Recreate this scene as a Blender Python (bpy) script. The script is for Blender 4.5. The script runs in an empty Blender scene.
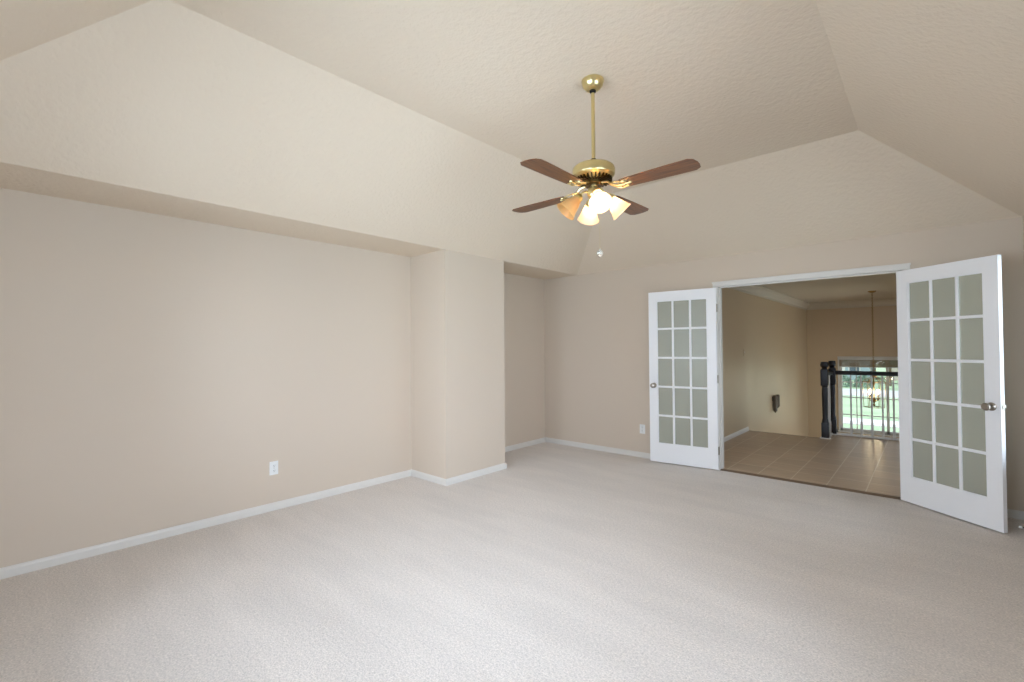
import bpy, bmesh, math, random
from mathutils import Vector, Matrix
R = math.radians
PI = math.pi
S = bpy.context.scene
COL = S.collection
random.seed(4)

# ------------------------------------------------------------------ camera
cd = bpy.data.cameras.new('camera')
cam = bpy.data.objects.new('camera', cd)
COL.objects.link(cam)
S.camera = cam
cd.sensor_width = 36
cd.lens = 464.65 * 36 / 1024
cd.clip_start = 0.02
cd.clip_end = 500
yaw, pit, rol = R(41.961), R(0.8726), R(-0.4291)
fw = Vector((-math.sin(yaw) * math.cos(pit), math.cos(yaw) * math.cos(pit), math.sin(pit)))
rt = Vector((math.cos(yaw), math.sin(yaw), 0))
up = rt.cross(fw)
r2 = rt * math.cos(rol) + up * math.sin(rol)
u2 = -rt * math.sin(rol) + up * math.cos(rol)
M = Matrix((r2, u2, -fw)).transposed().to_4x4()
M.translation = Vector((0, 0, 1.3863))
cam.matrix_world = M

# ------------------------------------------------------------------ world, exposure, daylight, added fill
S.view_settings.view_transform = 'Standard'
S.view_settings.look = 'None'
S.view_settings.gamma = 1
S.view_settings.use_curve_mapping = False
S.view_settings.exposure = 0.05
w = bpy.data.worlds.new('sky'); S.world = w; w.use_nodes = True
nt = w.node_tree; nt.nodes.clear()
wo = nt.nodes.new('ShaderNodeOutputWorld'); bg = nt.nodes.new('ShaderNodeBackground')
tc = nt.nodes.new('ShaderNodeTexCoord'); sx = nt.nodes.new('ShaderNodeSeparateXYZ')
cr = nt.nodes.new('ShaderNodeValToRGB')
cr.color_ramp.elements[0].position = 0.0; cr.color_ramp.elements[0].color = (0.95, 0.97, 1.0, 1)
cr.color_ramp.elements[1].position = 0.6; cr.color_ramp.elements[1].color = (0.76, 0.86, 1.0, 1)
nt.links.new(tc.outputs['Generated'], sx.inputs[0]); nt.links.new(sx.outputs[2], cr.inputs[0])
nt.links.new(cr.outputs[0], bg.inputs[0]); bg.inputs[1].default_value = 2.0
nt.links.new(bg.outputs[0], wo.inputs[0])

def area(name, loc, rot, sx_, sy_, power, color, spread=180):
    l = bpy.data.lights.new(name, 'AREA'); l.shape = 'RECTANGLE'; l.size = sx_; l.size_y = sy_
    l.energy = power; l.color = color; l.spread = R(spread)
    o = bpy.data.objects.new(name, l); COL.objects.link(o); o.location = loc; o.rotation_euler = rot
    return o
DAY = (0.80, 0.92, 1.16)
# daylight entering the windows in the wall behind the camera (faces +Y)
area('daylight_near_window', (-1.75, -0.75, 1.35), (R(90), 0, 0), 2.7, 1.5, 130, DAY)
# daylight entering the window in the right wall beside the camera (faces -X)
area('right_daylight_and_fill', (0.80, 1.35, 1.35), (0, R(90), 0), 1.5, 2.5, 100, DAY)
area('right_daylight_and_fill', (0.80, 4.6, 1.35), (0, R(90), 0), 1.5, 0.95, 15, DAY)  # added fill through an unseen opening, brightens the wall behind the door
# fill light for the near hall, through a made-up side window (faces -X)
area('hall_fill_light', (1.85, 6.7, 1.3), (0, R(90), 0), 1.2, 1.3, 28, DAY)
# added light for the stairwell wall, through an invented foyer window (faces -X)
area('foyer_fill_light', (1.85, 10.9, -0.3), (0, R(90), 0), 1.8, 1.6, 72, (0.88, 0.96, 1.1))

# ------------------------------------------------------------------ materials
def srgb(r, g, b):
    f = lambda c: (c / 255 / 12.92) if c / 255 <= 0.04045 else ((c / 255 + 0.055) / 1.055) ** 2.4
    return (f(r), f(g), f(b), 1)

def mat(name, rgb, rough=0.6, metal=0.0, var=0.0, vscale=6.0, bump=0.0, bscale=40.0, bdist=0.01, stretch=(1, 1, 1),
        spec=0.5, trans=0.0, emis=None, estr=0.0, detail=4, alpha=1.0):
    m = bpy.data.materials.new(name); m.use_nodes = True
    t = m.node_tree; b = t.nodes['Principled BSDF']
    c = srgb(*rgb)
    b.inputs['Base Color'].default_value = c
    b.inputs['Roughness'].default_value = rough
    b.inputs['Metallic'].default_value = metal
    b.inputs['Specular IOR Level'].default_value = spec
    b.inputs['Transmission Weight'].default_value = trans
    if emis:
        b.inputs['Emission Color'].default_value = emis; b.inputs['Emission Strength'].default_value = estr
    if var or bump:
        co = t.nodes.new('ShaderNodeTexCoord'); mp = t.nodes.new('ShaderNodeMapping')
        mp.inputs['Scale'].default_value = stretch
        t.links.new(co.outputs['Object'], mp.inputs[0])
    if var:
        n = t.nodes.new('ShaderNodeTexNoise'); n.inputs['Scale'].default_value = vscale; n.inputs['Detail'].default_value = detail
        t.links.new(mp.outputs[0], n.inputs[0])
        rp = t.nodes.new('ShaderNodeValToRGB')
        rp.color_ramp.elements[0].position = 0.3; rp.color_ramp.elements[1].position = 0.7
        rp.color_ramp.elements[0].color = tuple(x * (1 - var) for x in c[:3]) + (1,)
        rp.color_ramp.elements[1].color = tuple(min(1, x * (1 + var)) for x in c[:3]) + (1,)
        t.links.new(n.outputs[0], rp.inputs[0]); t.links.new(rp.outputs[0], b.inputs['Base Color'])
    if bump:
        n2 = t.nodes.new('ShaderNodeTexNoise'); n2.inputs['Scale'].default_value = bscale; n2.inputs['Detail'].default_value = 3
        t.links.new(mp.outputs[0], n2.inputs[0])
        bp = t.nodes.new('ShaderNodeBump'); bp.inputs['Strength'].default_value = bump; bp.inputs['Distance'].default_value = bdist
        t.links.new(n2.outputs[0], bp.inputs['Height']); t.links.new(bp.outputs[0], b.inputs['Normal'])
    return m

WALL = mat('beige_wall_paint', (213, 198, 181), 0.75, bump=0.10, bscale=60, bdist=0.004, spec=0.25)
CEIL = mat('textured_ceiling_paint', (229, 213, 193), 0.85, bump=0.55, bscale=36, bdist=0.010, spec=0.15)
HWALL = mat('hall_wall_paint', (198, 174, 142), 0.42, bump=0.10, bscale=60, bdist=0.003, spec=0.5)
HCEIL = mat('hall_ceiling_paint', (205, 192, 172), 0.85, bump=0.2, bscale=30)
WHITE = mat('white_trim_paint', (224, 220, 214), 0.35, bump=0.03, bscale=20)
DOORW = mat('white_door_paint', (246, 246, 248), 0.38, bump=0.03, bscale=20)
BRASS = mat('polished_brass', (226, 210, 156), 0.28, metal=1.0, bump=0.02, bscale=30)
BRASSD = mat('dark_brass', (92, 74, 42), 0.35, metal=1.0, var=0.1)
BLACKM = mat('black_metal', (22, 20, 19), 0.45, metal=0.4, var=0.1)
NICKEL = mat('brushed_nickel', (166, 158, 148), 0.30, metal=1.0, var=0.05, vscale=30)
NEWEL = mat('dark_painted_wood', (18, 17, 20), 0.45, var=0.15, vscale=12)
PLATE = mat('white_plastic', (236, 236, 234), 0.35, var=0.01)
SLOTS = mat('outlet_slot_grey', (96, 94, 92), 0.6, var=0.05)
STRIP = mat('brown_transition_strip', (126, 104, 84), 0.5, var=0.12, vscale=30)
DARKBR = mat('dark_bronze_metal', (112, 104, 92), 0.5, metal=0.5, var=0.1)
BLIND = mat('tan_blind_fabric', (150, 130, 104), 0.85, var=0.08, vscale=20, stretch=(1, 1, 12))
NOSE = mat('stair_nosing_wood', (92, 72, 54), 0.5, var=0.2, vscale=20, stretch=(1, 8, 8))
CRYS = mat('clear_crystal', (248, 246, 240), 0.05, trans=0.8, var=0.0, bump=0.02)
SHADEOFF = None

def wood_mat():
    m = mat('walnut_veneer', (128, 74, 44), 0.32)
    t = m.node_tree; b = t.nodes['Principled BSDF']
    co = t.nodes.new('ShaderNodeTexCoord'); mp = t.nodes.new('ShaderNodeMapping'); mp.inputs['Scale'].default_value = (2.2, 26, 26)
    n = t.nodes.new('ShaderNodeTexNoise'); n.inputs['Scale'].default_value = 2.2; n.inputs['Detail'].default_value = 6; n.inputs['Distortion'].default_value = 0.6
    rp = t.nodes.new('ShaderNodeValToRGB')
    rp.color_ramp.elements[0].position = 0.32; rp.color_ramp.elements[0].color = srgb(80, 49, 30)
    rp.color_ramp.elements[1].position = 0.68; rp.color_ramp.elements[1].color = srgb(132, 87, 56)
    t.links.new(co.outputs['Object'], mp.inputs[0]); t.links.new(mp.outputs[0], n.inputs[0])
    t.links.new(n.outputs[0], rp.inputs[0]); t.links.new(rp.outputs[0], b.inputs['Base Color'])
    return m
WOOD = wood_mat()

def carpet_mat():
    m = mat('beige_carpet', (200, 190, 182), 0.95, spec=0.1)
    t = m.node_tree; b = t.nodes['Principled BSDF']
    b.inputs['Sheen Weight'].default_value = 0.25
    co = t.nodes.new('ShaderNodeTexCoord')
    def noise(sc, det, st=(1, 1, 1), rot=0):
        mp = t.nodes.new('ShaderNodeMapping'); mp.inputs['Scale'].default_value = st; mp.inputs['Rotation'].default_value = (0, 0, rot)
        n = t.nodes.new('ShaderNodeTexNoise'); n.inputs['Scale'].default_value = sc; n.inputs['Detail'].default_value = det
        t.links.new(co.outputs['Object'], mp.inputs[0]); t.links.new(mp.outputs[0], n.inputs[0]); return n
    fine = noise(130, 3); mid = noise(60, 3); big = noise(1.1, 3, (1, 2.6, 1), R(25)); vac = noise(2.2, 2, (0.5, 3.0, 1), R(-28))
    def ramp(n, lo, hi, a, c):
        rp = t.nodes.new('ShaderNodeMapRange'); rp.inputs[1].default_value = lo; rp.inputs[2].default_value = hi
        rp.inputs[3].default_value = a; rp.inputs[4].default_value = c; t.links.new(n.outputs[0], rp.inputs[0]); return rp
    def mul(a, c):
        k = t.nodes.new('ShaderNodeMath'); k.operation = 'MULTIPLY'; t.links.new(a.outputs[0], k.inputs[0]); t.links.new(c.outputs[0], k.inputs[1]); return k
    f = mul(mul(ramp(fine, .3, .7, .80, 1.14), ramp(mid, .3, .7, .90, 1.07)), mul(ramp(big, .35, .65, .955, 1.02), ramp(vac, .4, .6, .975, 1.015)))
    mx = t.nodes.new('ShaderNodeVectorMath'); mx.operation = 'SCALE'; mx.inputs[0].default_value = srgb(228, 218, 209)[:3]
    t.links.new(f.outputs[0], mx.inputs['Scale']); t.links.new(mx.outputs[0], b.inputs['Base Color'])
    bp = t.nodes.new('ShaderNodeBump'); bp.inputs['Strength'].default_value = 0.6; bp.inputs['Distance'].default_value = 0.008
    t.links.new(fine.outputs[0], bp.inputs['Height']); t.links.new(bp.outputs[0], b.inputs['Normal'])
    return m
CARPET = carpet_mat()

def tile_mat():
    m = mat('taupe_floor_tile', (140, 120, 100), 0.32)
    t = m.node_tree; b = t.nodes['Principled BSDF']
    co = t.nodes.new('ShaderNodeTexCoord'); mp = t.nodes.new('ShaderNodeMapping')
    mp.inputs['Location'].default_value = (0.475 + 0.313 * 40, -5.60 + 0.313 * 40, 0)
    br = t.nodes.new('ShaderNodeTexBrick'); br.offset = 0; br.squash = 1
    br.inputs['Scale'].default_value = 1; br.inputs['Brick Width'].default_value = 0.313; br.inputs['Row Height'].default_value = 0.313
    br.inputs['Mortar Size'].default_value = 0.0045; br.inputs['Mortar Smooth'].default_value = 0.1
    br.inputs['Color1'].default_value = srgb(204, 180, 154); br.inputs['Color2'].default_value = srgb(192, 169, 144); br.inputs['Mortar'].default_value = srgb(226, 212, 192)
    t.links.new(co.outputs['Object'], mp.inputs[0]); t.links.new(mp.outputs[0], br.inputs[0])
    m2 = t.nodes.new('ShaderNodeMapping'); m2.inputs['Scale'].default_value = (2, 22, 1); t.links.new(co.outputs['Object'], m2.inputs[0])
    n = t.nodes.new('ShaderNodeTexNoise'); n.inputs['Scale'].default_value = 2; n.inputs['Detail'].default_value = 5; t.links.new(m2.outputs[0], n.inputs[0])
    mr = t.nodes.new('ShaderNodeMapRange'); mr.inputs[1].default_value = .3; mr.inputs[2].default_value = .7; mr.inputs[3].default_value = .86; mr.inputs[4].default_value = 1.12
    t.links.new(n.outputs[0], mr.inputs[0])
    sc = t.nodes.new('ShaderNodeVectorMath'); sc.operation = 'SCALE'; t.links.new(br.outputs[0], sc.inputs[0]); t.links.new(mr.outputs[0], sc.inputs['Scale'])
    t.links.new(sc.outputs[0], b.inputs['Base Color'])
    bp = t.nodes.new('ShaderNodeBump'); bp.inputs['Strength'].default_value = 0.25; bp.inputs['Distance'].default_value = 0.003; bp.invert = True
    t.links.new(br.outputs['Fac'], bp.inputs['Height']); t.links.new(bp.outputs[0], b.inputs['Normal'])
    return m
TILE = tile_mat()

def glass_mat(name, tint=(1, 1, 1), gloss=0.08):
    m = bpy.data.materials.new(name); m.use_nodes = True; t = m.node_tree; t.nodes.clear()
    o = t.nodes.new('ShaderNodeOutputMaterial'); tr = t.nodes.new('ShaderNodeBsdfTransparent'); tr.inputs[0].default_value = tint + (1,)
    g = t.nodes.new('ShaderNodeBsdfGlossy'); g.inputs[1].default_value = 0.03; mx = t.nodes.new('ShaderNodeMixShader')
    fr = t.nodes.new('ShaderNodeFresnel'); fr.inputs[0].default_value = 1.45
    t.links.new(fr.outputs[0], mx.inputs[0]); t.links.new(tr.outputs[0], mx.inputs[1]); t.links.new(g.outputs[0], mx.inputs[2]); t.links.new(mx.outputs[0], o.inputs[0])
    return m
GLASS = glass_mat('clear_window_glass', (0.97, 0.99, 0.98))

def frost_mat():
    m = bpy.data.materials.new('frosted_door_glass'); m.use_nodes = True; t = m.node_tree; b = t.nodes['Principled BSDF']
    o = t.nodes['Material Output']
    b.inputs['Base Color'].default_value = srgb(204, 204, 190); b.inputs['Roughness'].default_value = 0.28
    g = t.nodes.new('ShaderNodeBsdfRefraction'); g.inputs['Color'].default_value = (0.92, 0.95, 0.90, 1); g.inputs['Roughness'].default_value = 0.18; g.inputs['IOR'].default_value = 1.2
    n = t.nodes.new('ShaderNodeTexNoise'); n.inputs['Scale'].default_value = 3; co = t.nodes.new('ShaderNodeTexCoord'); t.links.new(co.outputs['Object'], n.inputs[0])
    mr = t.nodes.new('ShaderNodeMapRange'); mr.inputs[3].default_value = 0.24; mr.inputs[4].default_value = 0.32; t.links.new(n.outputs[0], mr.inputs[0])
    mx = t.nodes.new('ShaderNodeMixShader'); t.links.new(mr.outputs[0], mx.inputs[0]); t.links.new(b.outputs[0], mx.inputs[1]); t.links.new(g.outputs[0], mx.inputs[2])
    tp = t.nodes.new('ShaderNodeBsdfTransparent'); tp.inputs[0].default_value = (0.9, 0.93, 0.88, 1)
    m2 = t.nodes.new('ShaderNodeMixShader'); m2.inputs[0].default_value = 0.28
    t.links.new(mx.outputs[0], m2.inputs[1]); t.links.new(tp.outputs[0], m2.inputs[2]); t.links.new(m2.outputs[0], o.inputs[0])
    return m
FROST = frost_mat()

def shade_mat(name, col):
    m = bpy.data.materials.new(name); m.use_nodes = True; t = m.node_tree; b = t.nodes['Principled BSDF']; o = t.nodes['Material Output']
    b.inputs['Base Color'].default_value = col; b.inputs['Roughness'].default_value = 0.3
    tr = t.nodes.new('ShaderNodeBsdfTranslucent'); tr.inputs[0].default_value = col
    n = t.nodes.new('ShaderNodeTexNoise'); n.inputs['Scale'].default_value = 25; co = t.nodes.new('ShaderNodeTexCoord'); t.links.new(co.outputs['Object'], n.inputs[0])
    mr = t.nodes.new('ShaderNodeMapRange'); mr.inputs[3].default_value = 0.5; mr.inputs[4].default_value = 0.65; t.links.new(n.outputs[0], mr.inputs[0])
    mx = t.nodes.new('ShaderNodeMixShader'); t.links.new(mr.outputs[0], mx.inputs[0]); t.links.new(b.outputs[0], mx.inputs[1]); t.links.new(tr.outputs[0], mx.inputs[2])
    t.links.new(mx.outputs[0], o.inputs[0]); return m
SHADE = shade_mat('frosted_shade_glass', srgb(250, 232, 208))
SHADE_OFF = shade_mat('unlit_shade_amber_glow', srgb(244, 214, 158))  # same glass as SHADE, with the lit bulbs' warm glow put into its colour
BULB = mat('lit_bulb', (255, 240, 220), 0.5, emis=(1.0, 0.84, 0.62, 1), estr=105)
BULB_OFF = mat('unlit_bulb', (240, 232, 218), 0.3, var=0.01)
CANDLE = mat('lit_candle_bulb', (255, 240, 210), 0.5, emis=(1.0, 0.80, 0.50, 1), estr=60)
CSLEEVE = mat('ivory_candle_sleeve', (238, 226, 200), 0.5, var=0.02)
ANTB = mat('antique_brass', (150, 120, 74), 0.35, metal=0.9, var=0.1)

# ------------------------------------------------------------------ mesh helpers
def box(bm, x0, x1, y0, y1, z0, z1, bev=0.0):
    b2 = bmesh.new() if bev else bm
    vs = [b2.verts.new((x, y, z)) for x in (x0, x1) for y in (y0, y1) for z in (z0, z1)]
    for f in ((0, 1, 3, 2), (4, 6, 7, 5), (0, 4, 5, 1), (2, 3, 7, 6), (0, 2, 6, 4), (1, 5, 7, 3)):
        b2.faces.new([vs[i] for i in f])
    if bev:
        bmesh.ops.bevel(b2, geom=b2.edges[:], offset=bev, segments=2, profile=0.6, affect='EDGES')
        merge(bm, b2)
def merge(bm, b2, mtx=None):
    if mtx: bmesh.ops.transform(b2, matrix=mtx, verts=b2.verts[:])
    mp = {}
    for v in b2.verts: mp[v] = bm.verts.new(v.co)
    for f in b2.faces:
        nf = bm.faces.new([mp[v] for v in f.verts]); nf.smooth = f.smooth
    b2.free()
def lathe(bm, prof, seg=32, mtx=None, smooth=True, caps=True):
    """prof: list of (r, z)"""
    b2 = bmesh.new(); rings = []
    for r, z in prof:
        if r < 1e-5: rings.append([b2.verts.new((0, 0, z))])
        else: rings.append([b2.verts.new((r * math.cos(2 * PI * i / seg), r * math.sin(2 * PI * i / seg), z)) for i in range(seg)])
    for a, b in zip(rings, rings[1:]):
        for i in range(seg):
            j = (i + 1) % seg
            if len(a) == 1 and len(b) == 1: continue
            if len(a) == 1: f = b2.faces.new([a[0], b[j], b[i]])
            elif len(b) == 1: f = b2.faces.new([a[i], a[j], b[0]])
            else: f = b2.faces.new([a[i], a[j], b[j], b[i]])
            f.smooth = smooth
    if caps:
        for rg in (rings[0], rings[-1]):
            if len(rg) > 1: b2.faces.new(rg)
    merge(bm, b2, mtx)
def tube(bm, pts, rad, seg=10):
    """round tube along a polyline; rad is a number or list"""
    pts = [Vector(q) for q in pts]; n = len(pts)
    rr = rad if isinstance(rad, (list, tuple)) else [rad] * n
    rings = []; prev = None
    for i in range(n):
        d = (pts[min(i + 1, n - 1)] - pts[max(i - 1, 0)]).normalized()
        a = prev if prev is not None else (Vector((0, 0, 1)) if abs(d.z) < 0.9 else Vector((1, 0, 0)))
        a = (a - d * a.dot(d)).normalized(); b = d.cross(a); prev = a
        rings.append([bm.verts.new(pts[i] + (a * math.cos(2 * PI * k / seg) + b * math.sin(2 * PI * k / seg)) * rr[i]) for k in range(seg)])
    for A, B in zip(rings, rings[1:]):
        for k in range(seg):
            f = bm.faces.new([A[k], A[(k + 1) % seg], B[(k + 1) % seg], B[k]]); f.smooth = True
    bm.faces.new(rings[0]); bm.faces.new(rings[-1])
def prism(bm, pts, axis, a, b):
    """extrude a 2D outline along axis from a to b"""
    def P(q, t):
        return {'x': (t, q[0], q[1]), 'y': (q[0], t, q[1]), 'z': (q[0], q[1], t)}[axis]
    A = [bm.verts.new(P(q, a)) for q in pts]; B = [bm.verts.new(P(q, b)) for q in pts]
    n = len(pts); bm.faces.new(A); bm.faces.new(B[::-1])
    for i in range(n): bm.faces.new([A[i], B[i], B[(i + 1) % n], A[(i + 1) % n]])
def obj(name, bm, m, parent=None, sharp=35):
    bmesh.ops.recalc_face_normals(bm, faces=bm.faces[:])
    me = bpy.data.meshes.new(name); bm.to_mesh(me); bm.free(); me.materials.append(m)
    o = bpy.data.objects.new(name, me); COL.objects.link(o)
    if any(p.use_smooth for p in me.polygons): 
        try: me.set_sharp_from_angle(angle=R(sharp))
        except Exception: pass
    if parent: o.parent = parent
    return o
def thing(name, label, cat, loc=(0, 0, 0), rotz=0, group=None):
    o = bpy.data.objects.new(name, None); COL.objects.link(o); o.empty_display_size = .1
    o.location = loc; o.rotation_euler = (0, 0, rotz); o['label'] = label; o['category'] = cat
    if group: o['group'] = group
    return o
def tag(o, label, cat, group=None):
    o['label'] = label; o['category'] = cat
    if group: o['group'] = group
    return o
def struct(name, bm, m, label=None, parent=None):
    o = obj(name, bm, m, parent)
    if not parent: o['kind'] = 'structure'
    if label: o['label'] = label
    return o
def cuts(bm, axis, p0, p1, a0, a1, z0, z1, holes):
    """a slab wall with rectangular holes: axis 'x' = plane normal along x (thickness p0..p1), a = other horizontal axis"""
    As = sorted({a0, a1, *[h[0] for h in holes], *[h[1] for h in holes]})
    Zs = sorted({z0, z1, *[h[2] for h in holes], *[h[3] for h in holes]})
    solid = lambda i, j: 0 <= i < len(As) - 1 and 0 <= j < len(Zs) - 1 and not any(h[0] <= (As[i] + As[i + 1]) / 2 <= h[1] and h[2] <= (Zs[j] + Zs[j + 1]) / 2 <= h[3] for h in holes)
    V = {}
    def v(i, j, k):
        if (i, j, k) not in V:
            q = (p0, p1)[k]
            V[(i, j, k)] = bm.verts.new((q, As[i], Zs[j]) if axis == 'x' else (As[i], q, Zs[j]))
        return V[(i, j, k)]
    for i in range(len(As) - 1):
        for j in range(len(Zs) - 1):
            if not solid(i, j): continue
            for k in (0, 1): bm.faces.new([v(i, j, k), v(i + 1, j, k), v(i + 1, j + 1, k), v(i, j + 1, k)])
            if not solid(i - 1, j): bm.faces.new([v(i, j, 0), v(i, j + 1, 0), v(i, j + 1, 1), v(i, j, 1)])
            if not solid(i + 1, j): bm.faces.new([v(i + 1, j, 0), v(i + 1, j + 1, 0), v(i + 1, j + 1, 1), v(i + 1, j, 1)])
            if not solid(i, j - 1): bm.faces.new([v(i, j, 0), v(i + 1, j, 0), v(i + 1, j, 1), v(i, j, 1)])
            if not solid(i, j + 1): bm.faces.new([v(i, j + 1, 0), v(i + 1, j + 1, 0), v(i + 1, j + 1, 1), v(i, j + 1, 1)])

# ------------------------------------------------------------------ dimensions (metres)
XR, XF, XRT = -4.245, -3.663, 0.562      # recessed left wall, front plane of the left wall, right wall
YN, YB, YB2 = -0.50, 5.4455, 5.575       # near wall, back wall (room face, hall face)
YC1, YC2 = 3.059, 3.940                  # column on the left wall
ZS = 2.398                               # soffit / spring of the sloped ceiling
TX0, TX1, TY0, TY1, ZT = -2.647, -0.382, 0.5105, 4.4356, 3.043
JL, JR, ZD = -1.7687, -0.172, 2.06      # double door opening
XH, Y2, Y2R, Y3 = -2.25, 8.30, 8.86, 13.35   # hall wall, floor edge at the stair, floor edge at the railing, far wall
XHR = 1.60
ZL = -2.75                               # foyer floor level

# ------------------------------------------------------------------ room shell
b = bmesh.new(); box(b, XR, XRT, YN, YB, -0.12, 0)
struct('floor', b, CARPET, 'pale beige cut pile carpet over the whole room')
b = bmesh.new(); cuts(b, 'x', XR - .1, XR, YN - .1, YB2, -.12, ZS, [])
struct('wall_left', b, WALL, 'beige recessed left wall under the soffit')
b = bmesh.new(); box(b, XR, XF, YC1, YC2, 0, ZS)
struct('wall_left_column', b, WALL, 'beige boxed column between the two left wall recesses')
b = bmesh.new(); cuts(b, 'y', YB, YB2, XR, XHR + .1, 0, ZS + .02, [(JL - .02, JR + .02, 0, ZD + .02)])
struct('wall_back', b, WALL, 'beige back wall with the double door opening')
WINR = [(.15, 1.35, .55, 2.1), (1.45, 2.65, .55, 2.1), (4.1, 5.1, .55, 2.1)]  # last opening is made up, to let light in behind the open door
b = bmesh.new(); cuts(b, 'x', XRT, XRT + .1, YN - .1, YB, -.12, ZS, WINR)
struct('wall_right', b, WALL, 'beige right wall behind the open door')
WIN = [(-3.15, -2.27, .55, 2.1), (-2.17, -1.29, .55, 2.1), (-1.19, -.31, .55, 2.1)]
b = bmesh.new(); cuts(b, 'y', YN - .1, YN, XR, XRT, -.12, ZS, WIN)
struct('wall_near', b, WALL)

b = bmesh.new()
def ceiling_shell(off):
    o = off
    return [b.verts.new(q) for q in (
        (XR, YN, ZS + o), (XR, YB, ZS + o), (XF, YN, ZS + o), (XF, YB, ZS + o), (XRT, YN, ZS + o), (XRT, YB, ZS + o),
        (TX0, TY0, ZT + o), (TX0, TY1, ZT + o), (TX1, TY1, ZT + o), (TX1, TY0, ZT + o))]
lo = ceiling_shell(0); hi = ceiling_shell(0.12)
for L_ in (lo, hi):
    for f in ((0, 1, 3, 2), (2, 3, 7, 6), (3, 5, 8, 7), (5, 4, 9, 8), (4, 2, 6, 9), (6, 7, 8, 9)):
        b.faces.new([L_[i] for i in f])
for i, j in ((0, 1), (1, 3), (3, 5), (5, 4), (4, 2), (2, 0)): b.faces.new([lo[i], lo[j], hi[j], hi[i]])
struct('ceiling', b, CEIL, 'textured beige tray ceiling with four sloping sides')

# baseboards
BH, BT = 0.066, 0.014
def base_profile(bm, p0, p1, n):
    """a baseboard from p0 to p1, n = direction into the room"""
    p0 = Vector((*p0, 0)); p1 = Vector((*p1, 0)); n = Vector((*n, 0))
    prof = [(0, 0), (BT, 0), (BT, BH * .72), (BT * .75, BH * .86), (BT * .35, BH), (0, BH)]
    A = [bm.verts.new(p0 + n * t + Vector((0, 0, z))) for t, z in prof]; B = [bm.verts.new(p1 + n * t + Vector((0, 0, z))) for t, z in prof]
    k = len(prof); bm.faces.new(A); bm.faces.new(B[::-1])
    for i in range(k): bm.faces.new([A[i], B[i], B[(i + 1) % k], A[(i + 1) % k]])
b = bmesh.new()
base_profile(b, (XR, YN), (XR, YC1), (1, 0)); base_profile(b, (XR, YC1), (XF, YC1), (0, -1))
base_profile(b, (XF, YC1 - BT), (XF, YC2 + BT), (1, 0)); base_profile(b, (XR, YC2), (XF, YC2), (0, 1)); base_profile(b, (XR, YC2), (XR, YB), (1, 0))
struct('baseboard_left', b, WHITE, 'white baseboard along the left wall and column')
b = bmesh.new(); base_profile(b, (XR, YB), (JL - .052, YB), (0, -1)); base_profile(b, (JR + .052, YB), (XRT, YB), (0, -1))
struct('baseboard_back', b, WHITE, 'white baseboard along the back wall')
b = bmesh.new(); base_profile(b, (XRT, YN), (XRT, YB), (-1, 0))
struct('baseboard_right', b, WHITE)
b = bmesh.new(); base_profile(b, (XR, YN), (XRT, YN), (0, 1))
struct('baseboard_near', b, WHITE)

# door opening: jambs, head, stop and casing
b = bmesh.new()
for s, x in ((-1, JL), (1, JR)):
    box(b, min(x, x + s * .02), max(x, x + s * .02), YB - .005, YB2 + .005, 0, ZD + .02)
    box(b, min(x, x - s * .010), max(x, x - s * .010), YB + .045, YB + .085, 0, ZD)       # stop
box(b, JL - .02, JR + .02, YB - .005, YB2 + .005, ZD, ZD + .02); box(b, JL, JR, YB + .045, YB + .085, ZD - .010, ZD)
struct('trim_1', b, WHITE, 'white jamb lining of the double door opening')
b = bmesh.new()
CW = .052
for side, y0, y1, yr in ((0, YB - .018, YB, YB - .024), (1, YB2, YB2 + .018, YB2 + .024)):
    for x0, x1, xo in ((JL - CW, JL - .004, JL - CW), (JR + .004, JR + CW, JR + CW)):
        box(b, x0, x1, y0, y1, 0, ZD + .0035, .002)
    box(b, JL - CW, JR + CW, y0, y1, ZD + .004, ZD + CW, .003)
    box(b, JL - CW - .006, JR + CW + .006, min(y0, yr), max(y1, yr), ZD + CW - .014, ZD + CW + .004, .002)
struct('trim_2', b, WHITE, 'white casing around the double door opening')
b = bmesh.new(); prism(b, [(YB - .012, 0), (YB + .075, 0), (YB + .07, .005), (YB + .03, .010), (YB - .004, .004)], 'x', JL, JR)
struct('threshold', b, STRIP, 'brown transition strip between carpet and tile')

# near windows (behind the camera)
for i, (x0, x1, z0, z1) in enumerate(WIN):
    e = bpy.data.objects.new('window_%d' % (i + 2), None); COL.objects.link(e); e['kind'] = 'structure'
    b = bmesh.new()
    for (a0, a1, c0, c1) in ((x0, x0 + .05, z0, z1), (x1 - .05, x1, z0, z1), (x0, x1, z0, z0 + .05), (x0, x1, z1 - .05, z1), (x0, x1, (z0 + z1) / 2 - .025, (z0 + z1) / 2 + .025)):
        box(b, a0, a1, YN - .08, YN - .03, c0, c1)
    obj('window_frame', b, WHITE, e)
    b = bmesh.new(); box(b, x0 + .01, x1 - .01, YN - .058, YN - .052, z0 + .01, z1 - .01); obj('glass', b, GLASS, e)
    b = bmesh.new(); box(b, x0 - .05, x1 + .05 if i == 2 else x1 + .049, YN, YN + .05, z0 - .03, z0, .004); obj('window_sill', b, WHITE, e)

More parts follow.
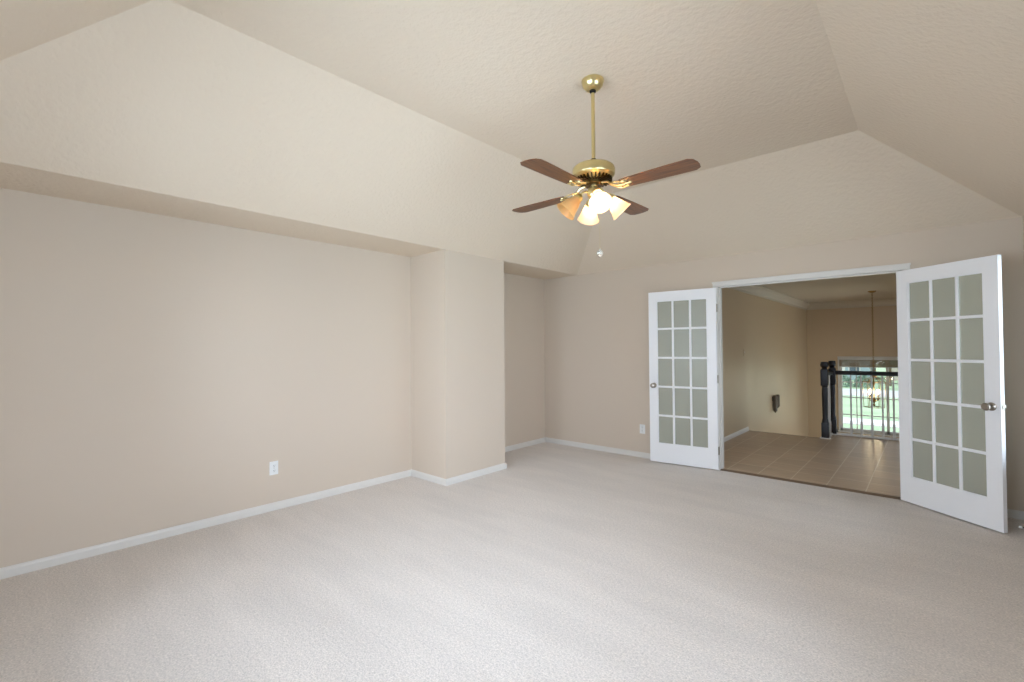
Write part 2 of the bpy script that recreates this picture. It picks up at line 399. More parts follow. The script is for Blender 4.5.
for i, (y0, y1, z0, z1) in enumerate(WINR):
    e = bpy.data.objects.new('window_%d' % (i + 6), None); COL.objects.link(e); e['kind'] = 'structure'
    b = bmesh.new()
    for (a0, a1, c0, c1) in ((y0, y0 + .05, z0, z1), (y1 - .05, y1, z0, z1), (y0, y1, z0, z0 + .05), (y0, y1, z1 - .05, z1), (y0, y1, (z0 + z1) / 2 - .025, (z0 + z1) / 2 + .025)):
        box(b, XRT + .03, XRT + .08, a0, a1, c0, c1)
    obj('window_frame', b, WHITE, e)
    b = bmesh.new(); box(b, XRT + .052, XRT + .058, y0 + .01, y1 - .01, z0 + .01, z1 - .01); obj('glass', b, GLASS, e)
    b = bmesh.new(); box(b, XRT - .05, XRT, y0 - .049, y1 + .049, z0 - .03, z0, .004); obj('window_sill', b, WHITE, e)

# ------------------------------------------------------------------ hall and foyer shell
b = bmesh.new()
box(b, XH, -1.24, YB, Y2, -.28, -0.0006); box(b, -1.24, XHR, YB, Y2R, -.28, -0.0006)
struct('floor_hall', b, TILE, 'taupe tiled hall floor beyond the doors')
b = bmesh.new(); box(b, XH, -1.245, Y2, Y2 + .03, -.035, -.001, .006)
struct('trim_3', b, NOSE, 'dark wooden nosing where the hall floor meets the stairs')
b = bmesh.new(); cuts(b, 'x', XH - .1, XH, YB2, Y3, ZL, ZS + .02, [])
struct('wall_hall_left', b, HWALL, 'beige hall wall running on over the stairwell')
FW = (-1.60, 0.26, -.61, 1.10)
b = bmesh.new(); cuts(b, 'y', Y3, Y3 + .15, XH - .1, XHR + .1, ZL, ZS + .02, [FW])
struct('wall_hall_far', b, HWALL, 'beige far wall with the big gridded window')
SW2 = (6.0, 7.4, .6, 2.0)  # invented opening, lets fill light into the near hall
SW = (10.1, 11.7, -1.2, .6)  # invented opening for the glow on the stairwell wall
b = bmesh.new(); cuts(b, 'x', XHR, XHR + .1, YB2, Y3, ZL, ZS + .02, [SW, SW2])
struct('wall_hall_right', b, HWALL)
b = bmesh.new(); box(b, XH - .1, XHR + .1, YB2, Y3 + .15, ZS + .02, ZS + .12)
struct('ceiling_hall', b, HCEIL, 'beige hall ceiling edged with crown moulding')
b = bmesh.new(); box(b, XH, XHR, Y2 - 2.5, Y3, ZL - .1, ZL)
struct('floor_foyer', b, TILE)
b = bmesh.new()     # crown moulding: stepped cove, on left, far and right walls
ZC = ZS + .02
cp = [(0, 0), (.11, 0), (.11, -.014), (.085, -.022), (.055, -.055), (.032, -.100), (.018, -.118), (.018, -.150), (0, -.150)]
prism(b, [(XH + t, ZC + z) for t, z in cp], 'y', YB2, Y3)
prism(b, [(XHR - t, ZC + z) for t, z in cp], 'y', YB2, Y3)
prism(b, [(Y3 - t, ZC + z) for t, z in cp], 'x', XH, XHR)
struct('trim_4', b, HCEIL, 'crown moulding around the hall ceiling')
b = bmesh.new(); base_profile(b, (XH, YB2), (XH, Y2), (1, 0)); 
struct('baseboard_hall', b, WHITE, 'white baseboard along the hall wall')
# stair flight going down, away from the hall
b = bmesh.new(); n = 14; rise = -ZL / n; run = .27
for k in range(1, n):
    y0 = Y2 + .03 + (k - 1) * run
    box(b, XH, -1.245, y0, y0 + run, ZL, -k * rise)
struct('stairs', b, CARPET)

# far window
e = bpy.data.objects.new('window_1', None); COL.objects.link(e); e['kind'] = 'structure'; e['label'] = 'large white gridded double window on the far foyer wall'
x0, x1, z0, z1 = FW
b = bmesh.new()
yf0, yf1 = Y3 + .03, Y3 + .10
for (a0, a1, c0, c1) in ((x0, x0 + .045, z0, z1), (x1 - .045, x1, z0, z1), (x0, x1, z0, z0 + .06), (x0, x1, z1 - .05, z1), (-.745, -.695, z0, z1)):
    box(b, a0, a1, yf0, yf1, c0, c1, .004)
obj('window_frame', b, WHITE, e)
b = bmesh.new()
for (a0, a1) in ((x0 + .045, -.745), (-.695, x1 - .045)):
    wv = (a1 - a0) / 3
    for k in (1, 2): box(b, a0 + k * wv - .009, a0 + k * wv + .009, Y3 + .05, Y3 + .08, z0 + .06, z1 - .05)
for zz in (-.23, .175, .53, .89): box(b, x0 + .04, x1 - .04, Y3 + .048, Y3 + .082, zz - .010, zz + .010)
obj('muntins', b, WHITE, e)
b = bmesh.new(); box(b, x0 + .02, x1 - .02, Y3 + .062, Y3 + .068, z0 + .02, z1 - .02); obj('glass', b, GLASS, e)
b = bmesh.new()
cw = .032
box(b, x0 - cw, x0, Y3 - .018, Y3, z0 - cw, z1 + cw, .003); box(b, x1, x1 + cw, Y3 - .018, Y3, z0 - cw, z1 + cw, .003)
box(b, x0 - cw, x1 + cw, Y3 - .020, Y3, z1, z1 + cw, .003); box(b, x0 - cw - .02, x1 + cw + .02, Y3 - .05, Y3 + .03, z0 - .03, z0, .004)
obj('window_casing', b, WHITE, e)
# raised blind
t = thing('window_blind', 'tan window blind drawn up at the top of the far window', 'blind', (0, 0, 0))
b = bmesh.new()
for k in range(6): box(b, x0 + .005, x1 - .005, Y3 - .050, Y3 - .022, .90 + k * .026, .922 + k * .026, .004)
obj('slat_stack', b, BLIND, t)
b = bmesh.new(); box(b, x0 - .01, x1 + .01, Y3 - .056, Y3 - .0205, 1.06, 1.10, .004); obj('headrail', b, WHITE, t)

# made-up side windows of the hall and foyer (out of view), to admit light
for k, (y0, y1, z0, z1) in enumerate((SW, SW2)):
    e = bpy.data.objects.new('window_%d' % (9 + k), None); COL.objects.link(e); e['kind'] = 'structure'
    b = bmesh.new(); zm = (z0 + z1) / 2
    for (a0, a1, c0, c1) in ((y0, y0 + .06, z0, z1), (y1 - .06, y1, z0, z1), (y0, y1, z0, z0 + .06), (y0, y1, z1 - .06, z1), (y0, y1, zm - .03, zm + .03)):
        box(b, XHR + .03, XHR + .08, a0, a1, c0, c1)
    obj('window_frame', b, WHITE, e)
    b = bmesh.new(); box(b, XHR + .052, XHR + .058, y0 + .02, y1 - .02, z0 + .02, z1 - .02); obj('glass', b, GLASS, e)

# ------------------------------------------------------------------ french doors
W_, H_, T_ = 0.768, 2.035, 0.035
def french_door(n, loc, ang, side, label):
    """local x = from hinge to free edge, visible face at local y=0, thickness towards +y*side"""
    e = bpy.data.objects.new('door_%d' % n, None); COL.objects.link(e); e['kind'] = 'structure'; e['label'] = label
    e.location = loc; e.rotation_euler = (0, 0, ang)
    ya, yb_ = sorted((0, T_ * side)); ST, TR, BR_, MU = .098, .112, .222, .024
    b = bmesh.new()
    zb, zt = .012, .012 + H_
    box(b, 0, ST, ya, yb_, zb, zt, .002); box(b, W_ - ST, W_, ya, yb_, zb, zt, .002)
    box(b, ST - .001, W_ - ST + .001, ya + .0004, yb_ - .0004, zb, zb + BR_); box(b, ST - .001, W_ - ST + .001, ya + .0004, yb_ - .0004, zt - TR, zt)
    pw = (W_ - 2 * ST - 2 * MU) / 3; ph = (H_ - TR - BR_ - 4 * MU) / 5
    def bar(lo_, hi_, c0, c1, vertical):
        d = .005
        if vertical: prism(b, [(lo_, ya + d + .004), (lo_ + .006, ya + d), (hi_ - .006, ya + d), (hi_, ya + d + .004), (hi_, yb_ - d - .004), (hi_ - .006, yb_ - d), (lo_ + .006, yb_ - d), (lo_, yb_ - d - .004)], 'z', c0, c1)
        else: prism(b, [(ya + d + .004, lo_), (ya + d, lo_ + .006), (ya + d, hi_ - .006), (ya + d + .004, hi_), (yb_ - d - .004, hi_), (yb_ - d, hi_ - .006), (yb_ - d, lo_ + .006), (yb_ - d - .004, lo_)], 'x', c0, c1)
    for k in (1, 2):
        xx = ST + k * pw + (k - 1) * MU; bar(xx, xx + MU, zb + BR_, zt - TR, True)
    for k in (1, 2, 3, 4):
        zz = zb + BR_ + k * ph + (k - 1) * MU; bar(zz, zz + MU, ST, W_ - ST, False)
    # glazing bead round the whole light
    for (a0, a1, c0, c1) in ((ST, ST + .008, zb + BR_, zt - TR), (W_ - ST - .008, W_ - ST, zb + BR_, zt - TR), (ST, W_ - ST, zb + BR_, zb + BR_ + .008), (ST, W_ - ST, zt - TR - .008, zt - TR)):
        box(b, a0, a1, ya + .006, yb_ - .006, c0, c1)
    obj('door_leaf', b, DOORW, e)
    b = bmesh.new(); ym = (ya + yb_) / 2; box(b, ST + .002, W_ - ST - .002, ym - .003, ym + .003, zb + BR_ + .002, zt - TR - .002)
    g = obj('glass', b, FROST, e); g['label'] = 'frosted grey green glass'
    # knobs on both faces
    for face, d in ((0, -side), (T_ * side, side)):
        if n == 1 and d == side: continue
        b = bmesh.new()
        m = Matrix.Translation((W_ - .058, face, .925)) @ Matrix.Rotation(R(90) * (-d), 4, 'X')
        lathe(b, [(0, 0), (.031, 0), (.031, .004), (.026, .008), (.012, .011), (.010, .030), (.014, .034), (.024, .040), (.029, .050), (.028, .060), (.020, .068), (0, .071)], 28, m)
        k = obj('knob', b, NICKEL, e); k['label'] = 'satin nickel knob'
    b = bmesh.new(); box(b, W_ - .0005, W_ + .0012, ym - .012, ym + .012, .895, .955); box(b, W_, W_ + .004, ym - .006, ym + .006, .915, .935, .001)
    k = obj('latch_plate', b, NICKEL, e); k['label'] = 'satin nickel latch plate'
    for zz in (.22, 1.02, 1.82):
        b = bmesh.new(); tube(b, [(-.004, T_ * side * .9, zz - .045), (-.004, T_ * side * .9, zz + .045)], .006, 10)
        box(b, -.0015, .0005, ya + .004, yb_ - .004, zz - .045, zz + .045)
        k = obj('hinge', b, NICKEL, e); k['label'] = 'nickel butt hinge'
    return e
# left leaf: from the left jamb toward -x, nearly against the wall; right leaf swung further into the room
fx, fy = JL - W_ * math.cos(R(7.0)) - .004, 0
d1 = french_door(1, (JL - .006, 5.395, 0), PI + R(6.4), -1, 'white fifteen light glass door folded back against the back wall')
d2 = french_door(2, (JR - .044, 5.402, 0), -R(39.2), 1, 'white fifteen light glass door standing half open at the right')

# ------------------------------------------------------------------ outlets and small wall fixtures
def outlet(loc, rotz, label):
    t = thing('wall_outlet', label, 'outlet', loc, rotz)      # local: plate on plane y=0 facing -y
    b = bmesh.new(); box(b, -.036, .036, -.006, 0, -.058, .058, .003); obj('cover_plate', b, PLATE, t)
    for s in (-1, 1):
        b = bmesh.new(); m = Matrix.Translation((0, -.006, s * .0215)) @ Matrix.Rotation(R(90), 4, 'X'); lathe(b, [(0, 0), (.0165, 0), (.0165, .003), (.015, .004), (0, .004)], 24, m)
        q = obj('socket', b, PLATE, t)
        b = bmesh.new()
        for sx_ in (-.006, .006): box(b, sx_ - .0012, sx_ + .0012, -.0108, -.0098, s * .0215 - .002, s * .0215 + .007)
        tube(b, [(0, -.0108, s * .0215 - .008), (0, -.0098, s * .0215 - .008)], .0026, 10)
        obj('slots', b, SLOTS, q)
    b = bmesh.new(); m = Matrix.Translation((0, -.006, 0)) @ Matrix.Rotation(R(90), 4, 'X'); lathe(b, [(0, 0), (.0035, 0), (.003, .0012), (0, .0015)], 12, m); obj('screw', b, NICKEL, t)
outlet((XR, 1.6205, .363), R(90), 'white duplex outlet low on the long recessed left wall')
outlet((-2.702, YB, .357), 0, 'white duplex outlet low on back wall beside the folded door')

t = thing('thermostat', 'small dark fixture on back wall blurred behind the frosted door glass', 'wall fixture', (-2.0, YB, 1.335))
b = bmesh.new(); m = Matrix.Rotation(R(90), 4, 'X'); lathe(b, [(0, 0), (.036, 0), (.036, .015), (.031, .020), (0, .020)], 28, m); obj('body', b, BLACKM, t)
b = bmesh.new(); m = Matrix.Translation((0, -.020, 0)) @ Matrix.Rotation(R(90), 4, 'X'); lathe(b, [(0, 0), (.022, 0), (.020, .003), (0, .003)], 24, m); obj('dial', b, BLACKM, t)

t = thing('light_switch', 'small pale plate high on the hall wall near its end', 'switch', (XH, 8.144, 1.29), R(90))
b = bmesh.new(); box(b, -.036, .036, -.006, 0, -.058, .058, .003); obj('cover_plate', b, HWALL, t)
b = bmesh.new(); box(b, -.005, .005, -.012, -.0055, -.010, .012, .002); obj('toggle', b, PLATE, t)

t = thing('door_chime', 'dark two-bar door chime on the beige stairwell wall', 'door chime', (XH, 10.03, .30), R(90))
b = bmesh.new(); box(b, -.15, .15, -.02, 0, .04, .13, .004); obj('backplate', b, DARKBR, t)
for xx, z0, z1 in ((-.10, -.19, .15), (.10, -.12, .15)):
    b = bmesh.new(); m = Matrix.Translation((xx, -.045, z0)); lathe(b, [(0, 0), (.012, .02), (.036, .05), (.038, z1 - z0 - .02), (.030, z1 - z0 - .004), (0, z1 - z0)], 16, m); obj('chime_tube', b, DARKBR, t)

t = thing('door_stop', 'small spring door stop with white tip by the right baseboard', 'door stop', (.562 - BT, 5.02, .052))
b = bmesh.new(); m = Matrix.Rotation(R(-90), 4, 'Y')
lathe(b, [(0, 0), (.013, 0), (.013, .004), (.008, .008), (.007, .01), (0, .01)], 16, m)
sp = [(-.008 - .060 * k / 80, .0065 * math.cos(k * 2 * PI / 8), .0065 * math.sin(k * 2 * PI / 8)) for k in range(81)]
tube(b, sp, .0014, 6); obj('spring', b, BLACKM, t)
b = bmesh.new(); m = Matrix.Translation((-.068, 0, 0)) @ Matrix.Rotation(R(-90), 4, 'Y'); lathe(b, [(0, 0), (.009, 0), (.010, .006), (.008, .016), (0, .018)], 16, m)
q = obj('tip', b, PLATE, t); q['label'] = 'white rubber tip'

# ------------------------------------------------------------------ ceiling fan
FC = Vector((-1.527, 2.463, ZT))
fan = thing('ceiling_fan', 'brass ceiling fan with walnut blades and four bell lamp shades', 'ceiling fan', FC)
def Z(z): return z - ZT
b = bmesh.new(); lathe(b, [(0, 0), (.062, 0), (.068, -.006), (.068, -.018), (.060, -.040), (.044, -.060), (.030, -.068), (0, -.068)], 40); obj('canopy', b, BRASS, fan)
b = bmesh.new(); lathe(b, [(0, -.066), (.020, -.066), (.019, -.078), (.013, -.084), (0, -.084)], 24); q = obj('hanger_ball', b, BLACKM, fan); q['label'] = 'dark ball joint under the canopy'
b = bmesh.new(); tube(b, [(0, 0, -.07), (0, 0, Z(2.535))], .0115, 18); obj('downrod', b, BRASS, fan)
b = bmesh.new(); lathe(b, [(0, Z(2.548)), (.017, Z(2.548)), (.020, Z(2.540)), (.020, Z(2.517)), (0, Z(2.517))], 24); obj('collar', b, BLACKM, fan)
b = bmesh.new(); lathe(b, [(0, Z(2.520)), (.05, Z(2.519)), (.09, Z(2.513)), (.114, Z(2.503)), (.126, Z(2.492)), (.130, Z(2.480)), (.130, Z(2.452)), (.127, Z(2.443)), (.120, Z(2.438)), (.100, Z(2.424)), (.085, Z(2.414)), (0, Z(2.414))], 56)
obj('motor_housing', b, BRASS, fan)
b = bmesh.new()        # vented ring under the motor
for k in range(28):
    a = 2 * PI * k / 28; m = Matrix.Rotation(a, 4, 'Z'); b2 = bmesh.new(); box(b2, .062, .112, -.0035, .0035, Z(2.404), Z(2.428)); merge(b, b2, m)
lathe(b, [(0, Z(2.418)), (.066, Z(2.418)), (.062, Z(2.392)), (.050, Z(2.380)), (0, Z(2.380))], 36)
q = obj('vent_ring', b, BRASSD, fan); q['label'] = 'dark slotted vent ring'
ZB = 2.352
def blade():
    bm = bmesh.new(); r0, r1 = .195, .640
    top = [(r0, -.052), (r0 + .02, -.058), (.35, -.063), (.50, -.069), (.605, -.072), (.632, -.052), (r1, -.014)]
    out = [(x, y) for x, y in top] + [(x, -y) for x, y in reversed(top)]
    prism(bm, out, 'z', -.003, .003)
    bmesh.ops.bevel(bm, geom=[e_ for e_ in bm.edges if abs(e_.verts[0].co.z - e_.verts[1].co.z) < 1e-6], offset=.0015, segments=1, affect='EDGES')
    bmesh.ops.transform(bm, matrix=Matrix.Rotation(R(-5), 4, 'X'), verts=bm.verts[:]); return bm
def iron():
    bm = bmesh.new(); m = Matrix.Rotation(R(-5), 4, 'X')
    tube(bm, [(.060, 0, .040), (.095, 0, .036), (.125, 0, .012), (.165, 0, -.006), (.205, 0, -.007)], [.008, .008, .007, .006, .005], 8)
    for s in (-1, 1):
        pts = []
        for k in range(15):
            a = k / 14; pts.append(m @ Vector((.110 + .115 * a, s * (.004 + .044 * math.sin(PI * a * .93)), -.006 + .020 * (1 - a) ** 2)))
        tube(bm, pts, .0042, 8)
        pts = [m @ Vector((.205 + .024 * math.cos(a), s * (.022 + .016 * math.sin(a)), -.006)) for a in [2 * PI * k / 12 for k in range(13)]]
        tube(bm, pts, .0034, 6)
    for x_, y_ in ((.215, -.035), (.215, .035), (.245, 0)):
        mm = m @ Matrix.Translation((x_, y_, -.0095)); lathe(bm, [(0, 0), (.008, 0), (.010, .004), (.010, .007), (0, .007)], 12, mm)
    tube(bm, [m @ Vector((.195, 0, -.006)), m @ Vector((.245, 0, -.006))], .005, 8)
    return bm
for k in range(4):
    a = R(0 + 90 * k)
    o = obj('blade', blade(), WOOD, fan); o.location = (0, 0, Z(ZB)); o.rotation_euler = (0, 0, a)
    q = obj('blade_iron', iron(), BRASS, o)
    q['label'] = 'scrolled brass blade bracket'
b = bmesh.new(); lathe(b, [(0, Z(2.395)), (.024, Z(2.395)), (.024, Z(2.372)), (.034, Z(2.368)), (.038, Z(2.355)), (.040, Z(2.325)), (.034, Z(2.309)), (.018, Z(2.297)), (.010, Z(2.287)), (.012, Z(2.281)), (.006, Z(2.273)), (0, Z(2.271))], 32)
obj('light_fitter', b, BRASS, fan)
SA = -46
for k in range(4):
    a = R(SA + 90 * k); ca, sa = math.cos(a), math.sin(a)
    P0 = Vector((.030 * ca, .030 * sa, Z(2.340)))
    pts = [P0]
    for t_, r_, z_ in ((.3, .050, 2.347), (.6, .070, 2.340), (.85, .082, 2.326), (1, .089, 2.316)): pts.append(Vector((r_ * ca, r_ * sa, Z(z_))))
    b = bmesh.new(); tube(b, pts, .0075, 10); arm = obj('lamp_arm', b, BRASS, fan)
    ax = Vector((ca * .68, sa * .68, -.73)).normalized()
    m = Matrix.Translation(pts[-1]) @ ax.to_track_quat('Z', 'Y').to_matrix().to_4x4()
    b = bmesh.new(); lathe(b, [(0, -.012), (.014, -.012), (.026, 0), (.030, .012), (.030, .026), (.0, .026)], 24, m); obj('socket_cup', b, BRASS, arm)
    prof = [(.028, .012), (.031, .028), (.037, .046), (.045, .068), (.053, .092), (.061, .114), (.070, .130)]
    inn = [(r_ - .003, z_) for r_, z_ in prof][::-1]
    b = bmesh.new(); lathe(b, prof + inn, 36, m, caps=False)
    off = (k == 3)
    sh = obj('lamp_shade', b, SHADE_OFF if off else SHADE, fan)
    sh['label'] = 'unlit bell shade with the amber glow of its neighbours put into its colour' if off else 'glowing frosted glass bell shade'
    b = bmesh.new(); lathe(b, [(0, .024), (.013, .026), (.014, .040), (.022, .055), (.029, .072), (.028, .086), (.018, .098), (0, .103)], 24, m); obj('bulb', b, BULB_OFF if off else BULB, sh)
b = bmesh.new()
cx, cy = .034, .010
for k in range(68):
    z_ = Z(2.272) - k * .0042
    lathe(b, [(0, -.0016), (.0014, -.0008), (.0014, .0008), (0, .0016)], 6, Matrix.Translation((cx, cy, z_)))
tube(b, [(cx, cy, Z(2.30)), (cx, cy, Z(1.985))], .0006, 5)
pc = obj('pull_chain', b, BRASS, fan)
b = bmesh.new(); lathe(b, [(0, .030), (.004, .028), (.006, .020), (.016, .012), (.019, .002), (.015, -.010), (.005, -.020), (0, -.024)], 8, Matrix.Translation((cx, cy, Z(1.962))), smooth=False)
q = obj('pull_fob', b, CRYS, pc); q['label'] = 'faceted clear crystal drop'

# ------------------------------------------------------------------ stair railing
rl = thing('stair_railing', 'dark stair railing with white balusters at the end of the hall', 'railing', (-1.16, 8.31, 0))
def newel(px, py, h, parent):
    bm = bmesh.new()
    m = Matrix.Translation((px, py, 0))
    box(bm, px - .046, px + .046, py - .046, py + .046, .012, .235, .006)
    lathe(bm, [(0, .23), (.044, .235), (.044, .25), (.040, .27), (.034, .30), (.036, .42), (.038, .55), (.040, .66), (.038, .74), (.034, .765), (.042, .78), (.044, .79), (0, .79)], 28, m)
    box(bm, px - .046, px + .046, py - .046, py + .046, .785, 1.03, .006)
    lathe(bm, [(0, 1.025), (.040, 1.03), (.036, 1.045), (.030, 1.05), (.040, 1.062), (.050, 1.075), (.054, 1.095), (.050, 1.115), (.046, h - .006), (.030, h), (0, h)], 28, m)
    return obj('newel_post', bm, NEWEL, parent)
def rel(bm):   # to the railing's local frame
    bmesh.ops.translate(bm, vec=(1.16, -8.31, 0), verts=bm.verts[:])
    return bm
_newel_parent = rl
for px, py, h in ((-1.185 + 1.16, 8.335 - 8.31, 1.145), (-1.15 + 1.16, 8.80 - 8.31, 1.15)):
    newel(px, py, h, rl)
def rail_section(bm, p0, p1, wd=.030, ht=.062):
    p0 = Vector(p0); p1 = Vector(p1); d = (p1 - p0).normalized(); s = Vector((0, 0, 1)).cross(d).normalized(); u = d.cross(s)
    prof = [(-.7, -.5), (.7, -.5), (.8, -.1), (1, .15), (.9, .38), (.5, .5), (-.5, .5), (-.9, .38), (-1, .15), (-.8, -.1)]
    A = [bm.verts.new(p0 + s * a * wd + u * c * ht) for a, c in prof]; B = [bm.verts.new(p1 + s * a * wd + u * c * ht) for a, c in prof]
    k = len(prof); bm.faces.new(A); bm.faces.new(B[::-1])
    for i in range(k): bm.faces.new([A[i], B[i], B[(i + 1) % k], A[(i + 1) % k]])
RY = 8.80
b = bmesh.new(); rail_section(b, (-1.106, RY, .965), (XHR - .002, RY, .965)); rel(b); obj('handrail', b, NEWEL, rl)
b = bmesh.new(); rail_section(b, (-1.180, 8.383, .965), (-1.155, 8.752, .965)); rel(b); obj('handrail', b, NEWEL, rl)
b = bmesh.new(); rail_section(b, (-1.15, 8.848, .19), (-1.15, 9.60, -.35), .026, .05); rel(b); q = obj('handrail', b, NEWEL, rl)
b = bmesh.new(); box(b, -1.1035, XHR - .002, RY - .032, RY + .032, 0, .028, .003); box(b, -1.188, -1.145, 8.397, 8.738, 0, .028, .003); box(b, -1.248, -1.122, 8.272, 8.396, .0, .013, .003); box(b, -1.213, -1.104, 8.739, 8.862, .0, .013, .003); rel(b)
q = obj('base_rail', b, WHITE, rl); q['label'] = 'white rail along the floor edge'
xs = [-.915 + .127 * k for k in range(20) if -.915 + .127 * k < 1.55]
def baluster(px, py):
    bm = bmesh.new(); box(bm, px - .015, px + .015, py - .015, py + .015, .026, .20, .002)
    lathe(bm, [(0, .198), (.014, .20), (.016, .215), (.010, .23), (.012, .40), (.013, .60), (.010, .82), (.010, .936), (0, .936)], 12, Matrix.Translation((px, py, 0)))
    return bm
for px in xs:
    b = baluster(px, RY); rel(b); q = obj('baluster', b, WHITE, rl)
for py in (8.50, 8.63):
    b = baluster(-1.167, py); rel(b); obj('baluster', b, WHITE, rl)

# ------------------------------------------------------------------ foyer chandelier
CC = Vector((-.80, 11.11, ZC))
ch = thing('chandelier', 'brass lantern chandelier hanging on a long chain before the window', 'chandelier', CC)
def Zc(z): return z - ZC
b = bmesh.new(); lathe(b, [(0, 0), (.065, 0), (.065, -.010), (.045, -.028), (.015, -.040), (0, -.04)], 28); obj('canopy', b, ANTB, ch)
b = bmesh.new(); zz = Zc(2.38); k = 0
while zz > Zc(.86):
    pts = []
    for i in range(9):
        a = 2 * PI * i / 8; q_ = (.011 * math.cos(a), 0, .020 * math.sin(a)) if k % 2 else (0, .011 * math.cos(a), .020 * math.sin(a)); pts.append((q_[0], q_[1], zz + q_[2]))
    tube(b, pts, .0038, 5); zz -= .031; k += 1
obj('chain', b, ANTB, ch)
b = bmesh.new(); lathe(b, [(0, Zc(.87)), (.012, Zc(.86)), (.02, Zc(.82)), (.010, Zc(.78)), (.012, Zc(.70)), (.022, Zc(.67)), (.010, Zc(.62)), (.010, Zc(.40)), (.030, Zc(.37)), (.034, Zc(.345)), (.016, Zc(.31)), (.010, Zc(.29)), (.020, Zc(.265)), (.006, Zc(.235)), (0, Zc(.225))], 20)
obj('stem', b, ANTB, ch)
b = bmesh.new()
for k in range(6):
    a = 2 * PI * k / 6; pr = []
    for i in range(14):
        t_ = i / 13; r_ = .015 + .155 * t_ ** .8; z_ = .84 - .10 * math.sin(PI * t_) * (1 - t_) - .16 * t_ ** 2; pr.append((r_ * math.cos(a), r_ * math.sin(a), Zc(z_)))
    tube(b, pr, .005, 6)
    tube(b, [(.175 * math.cos(a), .175 * math.sin(a), Zc(.70)), (.155 * math.cos(a), .155 * math.sin(a), Zc(.22))], .0045, 6)
    tube(b, [(.155 * math.cos(a), .155 * math.sin(a), Zc(.22)), (.006 * math.cos(a), .006 * math.sin(a), Zc(.245))], .004, 6)
for r_, z_ in ((.175, .70), (.155, .22)):
    tube(b, [(r_ * math.cos(2 * PI * k / 6), r_ * math.sin(2 * PI * k / 6), Zc(z_)) for k in range(7)], .0055, 6)
obj('lantern_frame', b, ANTB, ch)
for k in range(4):
    a = 2 * PI * k / 4 + R(42) ; ca, sa = math.cos(a), math.sin(a)
    b = bmesh.new(); tube(b, [(.015 * ca, .015 * sa, Zc(.36)), (.045 * ca, .045 * sa, Zc(.335)), (.075 * ca, .075 * sa, Zc(.345)), (.085 * ca, .085 * sa, Zc(.38))], .005, 8)
    lathe(b, [(0, 0), (.010, 0), (.024, .012), (.024, .018), (0, .018)], 16, Matrix.Translation((.085 * ca, .085 * sa, Zc(.375)))); arm = obj('candle_arm', b, ANTB, ch)
    b = bmesh.new(); lathe(b, [(0, 0), (.010, 0), (.010, .075), (0, .075)], 14, Matrix.Translation((.085 * ca, .085 * sa, Zc(.393)))); obj('candle_sleeve', b, CSLEEVE, arm)
    b = bmesh.new(); lathe(b, [(0, 0), (.010, .004), (.020, .030), (.016, .052), (.006, .080), (0, .092)], 14, Matrix.Translation((.085 * ca, .085 * sa, Zc(.467)))); obj('flame_bulb', b, CANDLE, arm)

# ------------------------------------------------------------------ outdoors
GRASS = mat('lawn_grass', (182, 204, 162), 0.9, var=0.18, vscale=0.5, detail=8)
ASPH = mat('pale_concrete_street', (214, 212, 210), 0.9, var=0.05, vscale=1)
CONC = mat('sidewalk_concrete', (226, 222, 216), 0.9, var=0.05, vscale=2)
LEAF = mat('tree_leaves', (146, 172, 136), 0.8, var=0.3, vscale=1.5)
LEAF2 = mat('hedge_leaves', (140, 164, 146), 0.8, var=0.3, vscale=2)
BARK = mat('tree_bark', (104, 86, 70), 0.9, var=0.2, vscale=6)
SIDING = mat('blue_grey_siding', (166, 182, 190), 0.8, var=0.04, vscale=2)
SIDING2 = mat('pale_brick_siding', (200, 188, 176), 0.8, var=0.08, vscale=6)
ROOF = mat('grey_shingles', (134, 132, 136), 0.9, var=0.15, vscale=4)
DGL = mat('dark_house_glass', (92, 104, 116), 0.15, var=0.05)
GZ = -2.95
b = bmesh.new(); box(b, -120, 120, -60, 140, GZ - .5, GZ); g = struct('ground', b, GRASS, 'green lawn outside the foyer window')
b = bmesh.new(); box(b, -100, 100, 49.5, 57, GZ, GZ + .03); struct('street', b, ASPH, 'pale concrete street beyond the lawn')
b = bmesh.new(); box(b, -100, 100, 31.5, 34, GZ, GZ + .05); struct('sidewalk', b, CONC, 'pale concrete walk crossing the near lawn')
def tree(loc, h, r, label, seed, mt=LEAF):
    random.seed(seed)
    t = thing('tree', label, 'tree', loc, 0, 'trees across the street')
    b = bmesh.new(); tube(b, [(0, 0, 0), (.05, 0, h * .3), (0, .05, h * .6)], [.22, .16, .08], 10)
    for k in range(5):
        a = k * 1.3; tube(b, [(0, 0, h * .33), (r * .5 * math.cos(a), r * .5 * math.sin(a), h * .6)], [.08, .03], 6)
    obj('trunk', b, BARK, t)
    b = bmesh.new()
    for k in range(1500):
        u = random.random() ** .4; th = random.random() * 2 * PI; ph = math.acos(random.uniform(-1, 1))
        q = Vector((r * u * math.sin(ph) * math.cos(th), r * u * math.sin(ph) * math.sin(th), h * .64 + h * .36 * u * math.cos(ph)))
        n_ = Vector((random.uniform(-1, 1), random.uniform(-1, 1), random.uniform(-1, 1))).normalized(); a_ = n_.orthogonal().normalized(); c_ = n_.cross(a_)
        s = random.uniform(.14, .3)
        b.faces.new([b.verts.new(q + a_ * s), b.verts.new(q + c_ * s * .6), b.verts.new(q - a_ * s), b.verts.new(q - c_ * s * .6)])
    obj('crown', b, mt, t)
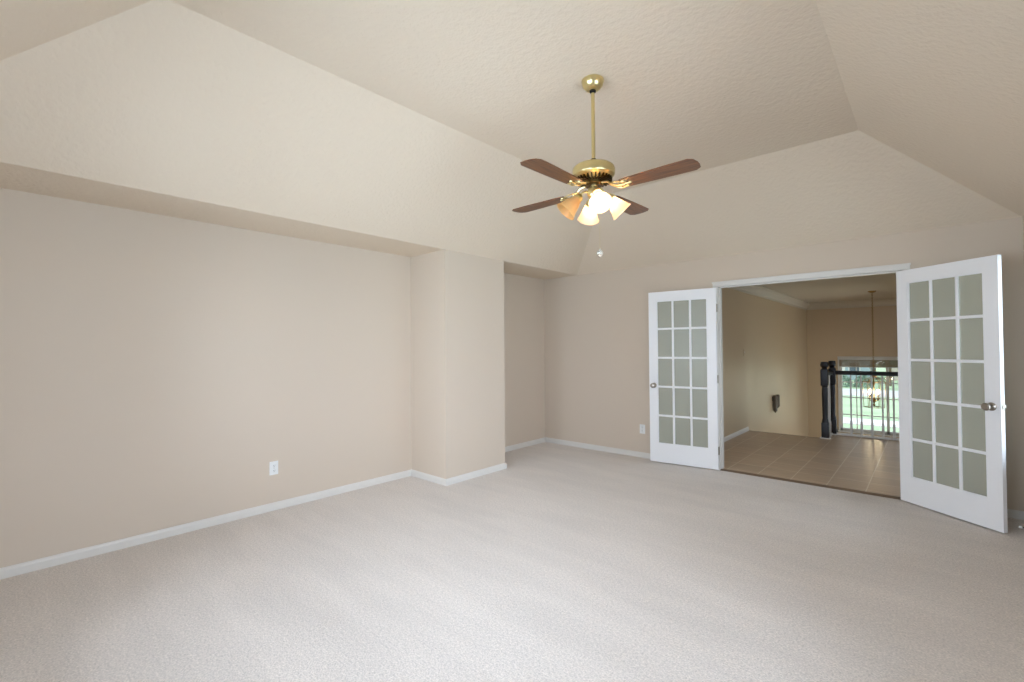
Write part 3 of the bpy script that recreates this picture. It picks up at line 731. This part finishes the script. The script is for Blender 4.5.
tree((-8.2, 62, GZ), 8.0, 2.6, 'leafy tree across the street at the left of the window view', 1)
tree((-3.3, 64, GZ), 7.0, 2.3, 'leafy tree across the street at the right of the window view', 2, LEAF2)
def house(loc, wd, dp, hh, m, label):
    t = thing('house', label, 'house', loc)
    b = bmesh.new(); box(b, -wd / 2, wd / 2, 0, dp, 0, hh); obj('wall', b, m, t)
    b = bmesh.new(); prism(b, [(-.5, hh), (dp + .5, hh), (dp / 2, hh + 2.2)], 'x', -wd / 2 - .4, wd / 2 + .4); obj('roof', b, ROOF, t)
    for x_ in (-wd * .32, -wd * .1, wd * .32):
        b = bmesh.new(); box(b, x_ - .6, x_ + .6, -.05, 0, 1.0, 2.3); f = obj('window', b, WHITE, t)
        b = bmesh.new(); box(b, x_ - .5, x_ + .5, -.06, -.05, 1.1, 2.2); obj('pane', b, DGL, f)
    b = bmesh.new(); box(b, wd * .08, wd * .08 + 1.1, -.06, 0, 0, 2.15); obj('front_door', b, WHITE, t)
house((-9.8, 72, GZ), 8.5, 9, 3.2, SIDING, 'blue grey house across the street seen through far window')
house((.8, 74, GZ), 9.5, 9, 3.2, SIDING2, 'pale brick house across the street right of blue house')
for i, (x_, y_, l) in enumerate(((-6.9, 60, 'round green hedge bush left of its twin across the street'), (-5.2, 60.2, 'round green hedge bush right of its twin across the street'))):
    random.seed(20 + i)
    b = bmesh.new()
    for k in range(900):
        th = random.random() * 2 * PI; ph = random.random() * PI / 2; u = random.uniform(.8, 1)
        q = Vector((.85 * u * math.cos(th) * math.sin(ph), .8 * u * math.sin(th) * math.sin(ph), .05 + 1.2 * u * math.cos(ph)))
        n_ = Vector((random.uniform(-1, 1), random.uniform(-1, 1), random.uniform(-1, 1))).normalized(); a_ = n_.orthogonal().normalized(); c_ = n_.cross(a_)
        b.faces.new([b.verts.new(q + a_ * .1), b.verts.new(q + c_ * .07), b.verts.new(q - a_ * .1), b.verts.new(q - c_ * .07)])
    o = tag(obj('bush', b, LEAF2), l, 'bush', 'bushes across the street'); o.location = (x_, y_, GZ)
